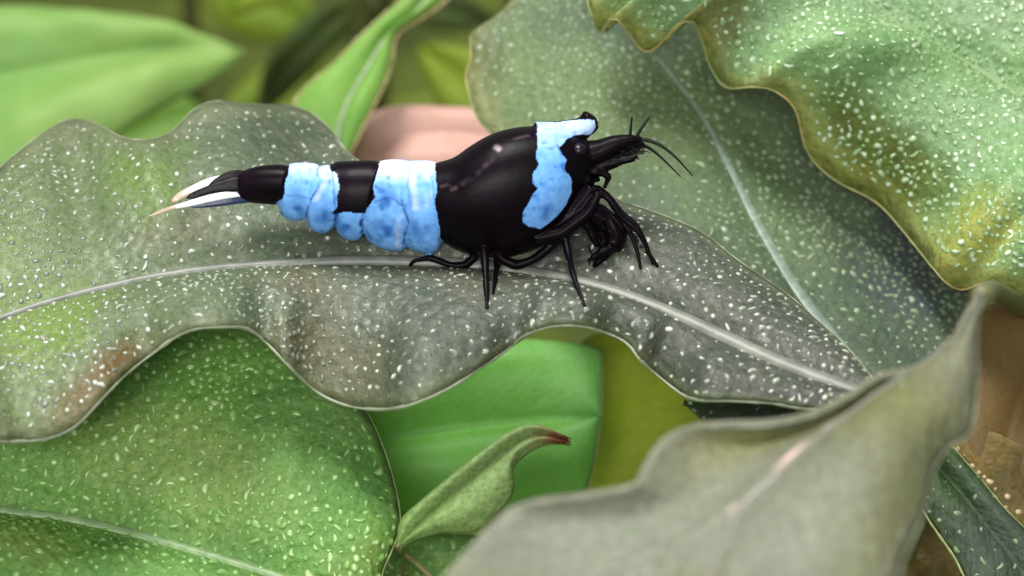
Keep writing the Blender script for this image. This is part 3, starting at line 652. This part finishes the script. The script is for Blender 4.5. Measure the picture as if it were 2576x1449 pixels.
blue_polys = [
    [(1352, 300), (1405, 305), (1450, 300), (1462, 298), (1494, 298), (1496, 318), (1482, 336), (1452, 342), (1424, 352), (1412, 372), (1420, 392), (1432, 404), (1424, 425), (1440, 455), (1438, 486), (1424, 512), (1405, 535), (1380, 558), (1358, 578), (1330, 568), (1312, 550), (1316, 528), (1340, 502), (1356, 480), (1342, 462), (1338, 440), (1352, 415), (1344, 390), (1352, 360)],
    [(1022, 380), (1085, 380), (1098, 440), (1092, 500), (1112, 600), (1118, 660), (900, 660), (905, 560), (920, 520), (948, 500), (940, 470), (952, 430), (950, 380)],
    [(722, 390), (812, 390), (826, 418), (850, 440), (858, 470), (852, 520), (842, 540), (912, 536), (912, 620), (838, 620), (700, 580), (690, 520), (712, 490), (722, 450)]]
blue = np.zeros(nvt, bool)
for pl in blue_polys: blue |= inside(pl)
# the legs and anything in front of the head stay black
black = (sy > 640) | ((sx > 1440) & (sy > 345)) | ((sx > 1118) & (sx < 1300))
blue &= ~black
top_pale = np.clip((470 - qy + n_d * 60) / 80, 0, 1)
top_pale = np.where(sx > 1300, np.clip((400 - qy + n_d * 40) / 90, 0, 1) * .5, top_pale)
deep = np.clip((n_a * .5 + n_c * .8 + nz(45, 3) * .6 - .22) * 1.6, 0, .8)
def blob(x, y, r): return np.clip(1.2 - np.hypot((sx - x) / r, (sy - y) / r), 0, 1)
for (x, y, r) in ((972, 580, 36), (1062, 570, 34), (975, 500, 24), (748, 520, 24), (812, 545, 20), (870, 570, 24), (1375, 535, 20), (1412, 482, 12), (1375, 405, 9)):
    deep = np.maximum(deep, blob(x, y, r * 1.2) * np.clip(0.55 + 1.3 * n_c + 1.0 * n_a, 0, 1))
deep *= (1 - .85 * top_pale)
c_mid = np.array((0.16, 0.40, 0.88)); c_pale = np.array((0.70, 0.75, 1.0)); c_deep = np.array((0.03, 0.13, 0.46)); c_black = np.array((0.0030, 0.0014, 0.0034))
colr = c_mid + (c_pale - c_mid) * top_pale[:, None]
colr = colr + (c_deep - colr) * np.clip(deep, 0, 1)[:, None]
def near(line, r):
    best = np.full(nvt, 1e9)
    for (x0, y0), (x1, y1) in zip(line[:-1], line[1:]):
        dx, dy = x1 - x0, y1 - y0
        t = np.clip(((qx - x0) * dx + (qy - y0) * dy) / (dx * dx + dy * dy), 0, 1)
        best = np.minimum(best, np.hypot(qx - x0 - t * dx, qy - y0 - t * dy))
    return np.clip(1.3 - best / r, 0, 1) ** 1.3 * np.clip(.75 + n_c * 1.4, 0, 1)
# dark seams where one plate slides over the next, painted highlight stripes beside them
for line, r, a in (([(946, 508), (985, 502), (1018, 518)], 5, .7), ([(1012, 525), (1026, 560), (1018, 635)], 5, .8), ([(802, 420), (798, 470), (780, 500), (770, 545)], 4, .8),
                   ([(862, 525), (848, 545), (842, 585)], 5, .9), ([(905, 530), (914, 600)], 7, 1.0), ([(716, 498), (745, 490), (780, 498)], 4, .4), ([(1035, 420), (1026, 470), (1030, 520)], 4, .5)):
    k = (near(line, r) * a)[:, None]
    colr = colr * (1 - k) + np.array((0.012, 0.045, 0.19)) * k
for line, r, a in (([(1046, 420), (1038, 470), (1044, 520)], 13, .55), ([(812, 430), (812, 470), (795, 500)], 11, .5), ([(1005, 545), (1000, 620)], 11, .35), ([(1078, 425), (1074, 520)], 12, .4)):
    k = (near(line, r) * a)[:, None]
    colr = colr * (1 - k) + np.array((0.66, 0.74, 1.0)) * k
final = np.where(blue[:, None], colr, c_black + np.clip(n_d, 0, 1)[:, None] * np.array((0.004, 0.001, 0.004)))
for line, r, c_ in (([(1108, 470), (1128, 468), (1140, 478), (1150, 474)], 6, (0.05, 0.035, 0.045)), ([(1165, 462), (1205, 432), (1238, 402)], 8, (0.04, 0.028, 0.036)), ([(1246, 372), (1252, 376)], 9, (0.45, 0.34, 0.38)), ([(1290, 352), (1330, 345)], 5, (0.05, 0.03, 0.045)), ([(1395, 350), (1440, 345)], 3, (0.2, 0.4, 0.9))):  # reflection streaks and a glint on the black carapace, painted into the colour
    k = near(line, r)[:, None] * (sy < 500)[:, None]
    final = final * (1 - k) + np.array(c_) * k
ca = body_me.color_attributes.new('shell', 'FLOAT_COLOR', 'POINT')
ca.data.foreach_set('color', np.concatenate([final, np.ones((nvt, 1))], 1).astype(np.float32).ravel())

def shell_material():
    m = bpy.data.materials.new('shrimp_shell'); nt, N, L = nodes_of(m)
    out = N.new('ShaderNodeOutputMaterial'); bs = N.new('ShaderNodeBsdfPrincipled')
    at = N.new('ShaderNodeVertexColor'); at.layer_name = 'shell'
    tc = N.new('ShaderNodeTexCoord'); n1 = N.new('ShaderNodeTexNoise'); n1.inputs['Scale'].default_value = 26; n1.inputs['Detail'].default_value = 6
    L.new(tc.outputs['Object'], n1.inputs['Vector'])
    r = ramp(N, [(0.3, (0.72, 0.78, 0.85)), (0.7, (1.2, 1.15, 1.1))]); L.new(n1.outputs[0], r.inputs[0])
    mm = N.new('ShaderNodeMix'); mm.data_type = 'RGBA'; mm.blend_type = 'MULTIPLY'; mm.inputs[0].default_value = 1
    L.new(at.outputs[0], mm.inputs[6]); L.new(r.outputs[0], mm.inputs[7]); L.new(mm.outputs[2], bs.inputs['Base Color'])
    bp = N.new('ShaderNodeBump'); 
    bp.inputs['Strength'].default_value = .05; bp.inputs['Distance'].default_value = .02; L.new(n1.outputs[0], bp.inputs['Height']); L.new(bp.outputs[0], bs.inputs['Normal'])
    bs.inputs['Roughness'].default_value = 0.38; bs.inputs['Specular IOR Level'].default_value = 0.08
    L.new(bs.outputs[0], out.inputs[0]); return m
mat_shell = shell_material()
mat_black = plain_material('shrimp_black', (0.004, 0.0035, 0.004), (0.009, 0.008, 0.009), rough=.45, spec=.2)
mat_eye = plain_material('shrimp_eye', (0.003, 0.002, 0.004), (0.008, 0.004, 0.010), rough=.3, spec=.3)
mat_white_fin = plain_material('tail_white', (0.62, 0.66, 0.85), (0.85, 0.86, 0.95), scale=6, rough=.4)
mat_pink_fin = plain_material('tail_tip_pink', (0.55, 0.36, 0.28), (0.72, 0.55, 0.46), scale=6, rough=.4)
mat_blue_fin = plain_material('tail_dark_blue', (0.006, 0.012, 0.04), (0.012, 0.03, 0.10), scale=6, rough=.35)

nt_ = mat_pink_fin.node_tree; o_ = [n for n in nt_.nodes if n.type == 'OUTPUT_MATERIAL'][0]; p_ = [n for n in nt_.nodes if n.type == 'BSDF_PRINCIPLED'][0]
tp = nt_.nodes.new('ShaderNodeBsdfTransparent'); mxp = nt_.nodes.new('ShaderNodeMixShader'); mxp.inputs[0].default_value = .45      # clear, faintly pink fin tips
nt_.links.new(p_.outputs[0], mxp.inputs[1]); nt_.links.new(tp.outputs[0], mxp.inputs[2]); nt_.links.new(mxp.outputs[0], o_.inputs[0])
shrimp = empty('shrimp', V(1226, 776, foot(1226, 776) * MM + 256 * MM * LEAN), 'black shrimp with sky blue bands standing on the wavy grey-green leaf', 'shrimp')
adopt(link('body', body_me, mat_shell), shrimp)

def blade_part(name, pts, widths, mat, off=0.0, thick=.25, lab=None):
    """flattened tail blade through side-view points"""
    n = 24; C = catmull([(*p, w) for p, w in zip(pts, widths)], n)
    P = [S(c[0], c[1], c[2]) for c in C]
    g = tube_geo(P, [max(c[3], .6) * PX for c in C], 12, flat=thick)
    o = link(name, mesh_from(name, *g), mat); adopt(o, shrimp)
    if lab: o['label'] = lab
    return o
b1 = blade_part('tail_blade', [(610, 452, -10), (570, 452, -16), (525, 462, -22), (480, 480, -28), (455, 494, -32)], [10, 13, 13, 10, 6], mat_white_fin, lab='white upper tail fan blade')
blade_part('tail_blade', [(615, 462, -24), (575, 466, -30), (530, 476, -36), (485, 492, -40), (470, 498, -42)], [20, 17, 11, 8, 2], mat_black, lab='black middle tail fan blade')
blade_part('tail_blade', [(612, 445, -14), (585, 441, -20), (560, 448, -24), (540, 458, -26), (525, 466, -27)], [16, 13, 9, 6, 1], mat_black)
b2 = blade_part('tail_blade', [(610, 488, -24), (570, 491, -36), (520, 501, -44), (470, 514, -52), (430, 523, -56)], [6, 9, 9, 7, 4], mat_white_fin, lab='white lower tail fan blade')
blade_part('tail_blade', [(620, 496, -18), (580, 502, -30), (535, 510, -38), (490, 517, -46), (478, 519, -48)], [14, 13, 11, 6, 1], mat_blue_fin, lab='dark blue lower tail fan blade')
def tip(parent, pts, widths):
    n = 16; C = catmull([(*p, w) for p, w in zip(pts, widths)], n); P = [S(c[0], c[1], c[2]) for c in C]
    o = link('blade_tip', mesh_from('blade_tip', *tube_geo(P, [max(c[3], .6) * PX for c in C], 10, flat=.25)), mat_pink_fin)
    o.parent = parent
tip(b1, [(478, 480, -28), (458, 490, -32), (440, 502, -35), (432, 508, -36)], [10, 10, 7, 2])
tip(b2, [(442, 520, -55), (415, 528, -58), (390, 538, -60), (375, 544, -61)], [5, 4.5, 3, 1])

def feeler(name, pts, r0, r1):
    C = catmull(pts, 30); P = [S(*c[:3]) for c in C]
    g = tube_geo(P, [(r0 + (r1 - r0) * i / 29) * PX for i in range(30)], 7)
    adopt(link(name, mesh_from(name, *g), mat_black), shrimp)
feeler('antenna', [(1590, 352, -16), (1625, 352, -18), (1662, 366, -22), (1700, 396, -28), (1742, 442, -34)], 6, 1.6)
feeler('antenna', [(1590, 362, 36), (1620, 366, 38), (1652, 386, 40), (1690, 422, 42), (1712, 445, 42)], 5, 1.4)
feeler('antennule', [(1588, 358, -16), (1586, 335, -16), (1588, 312, -18), (1590, 292, -20)], 5, 2.2)
feeler('antennule', [(1600, 356, 20), (1606, 336, 20), (1620, 314, 22), (1634, 294, 24)], 5.5, 2.4)
feeler('antennule', [(1560, 398, -22), (1585, 396, -24), (1605, 388, -24), (1622, 384, -26)], 6, 1.5)

def ball(name, c, r, mat):
    bm = bmesh.new(); bmesh.ops.create_uvsphere(bm, u_segments=20, v_segments=14, radius=r)
    bmesh.ops.scale(bm, vec=(1.15, 1, .95), verts=bm.verts); bmesh.ops.translate(bm, vec=c, verts=bm.verts)
    me = bpy.data.meshes.new(name); bm.to_mesh(me); bm.free()
    adopt(link(name, me, mat), shrimp)
ball('eye', S(1456, 378, -52), 19 * PX, mat_eye)
ball('eye', S(1462, 372, 52), 19 * PX, mat_eye)

# bristles on the feeding limbs and antenna bases, too fine to count
hv, hf = [], []
rg = random.Random(8)
def hair(p, q, r=2.3):
    a, b = S(*p), S(*q); m = a.lerp(b, .5) + CUP * (rg.uniform(-.006, .006)) + CRIGHT * rg.uniform(-.006, .006)
    g = tube_geo([a, m, b], [r * PX, r * .8 * PX, .5 * PX], 4); o = len(hv); hv.extend(g[0]); hf.extend([tuple(i + o for i in f) for f in g[1]])
for _ in range(90):
    x, y = rg.uniform(1478, 1562), rg.uniform(548, 655); w = rg.uniform(-50, 30); an = rg.uniform(.1, 2.6); ln = rg.uniform(12, 30)
    hair((x, y, w), (x + math.cos(an) * ln, y + math.sin(an) * ln, w + rg.uniform(-10, 10)))
for _ in range(80):
    x = rg.uniform(1530, 1605); y = 372 + (1605 - x) * .28 + rg.uniform(-8, 16); w = rg.uniform(-24, 45)
    hair((x, y, w), (x + rg.uniform(14, 34), y + rg.uniform(-2, 14), w))
for _ in range(40):
    t = rg.random(); x, y = 1560 + t * 75, 548 + t * 92; w = rg.uniform(-60, 10)
    hair((x, y, w), (x + rg.uniform(-10, 14), y + rg.uniform(2, 16), w))
hb = link('bristle', mesh_from('bristle', hv, hf), mat_black, kind='stuff'); adopt(hb, shrimp)
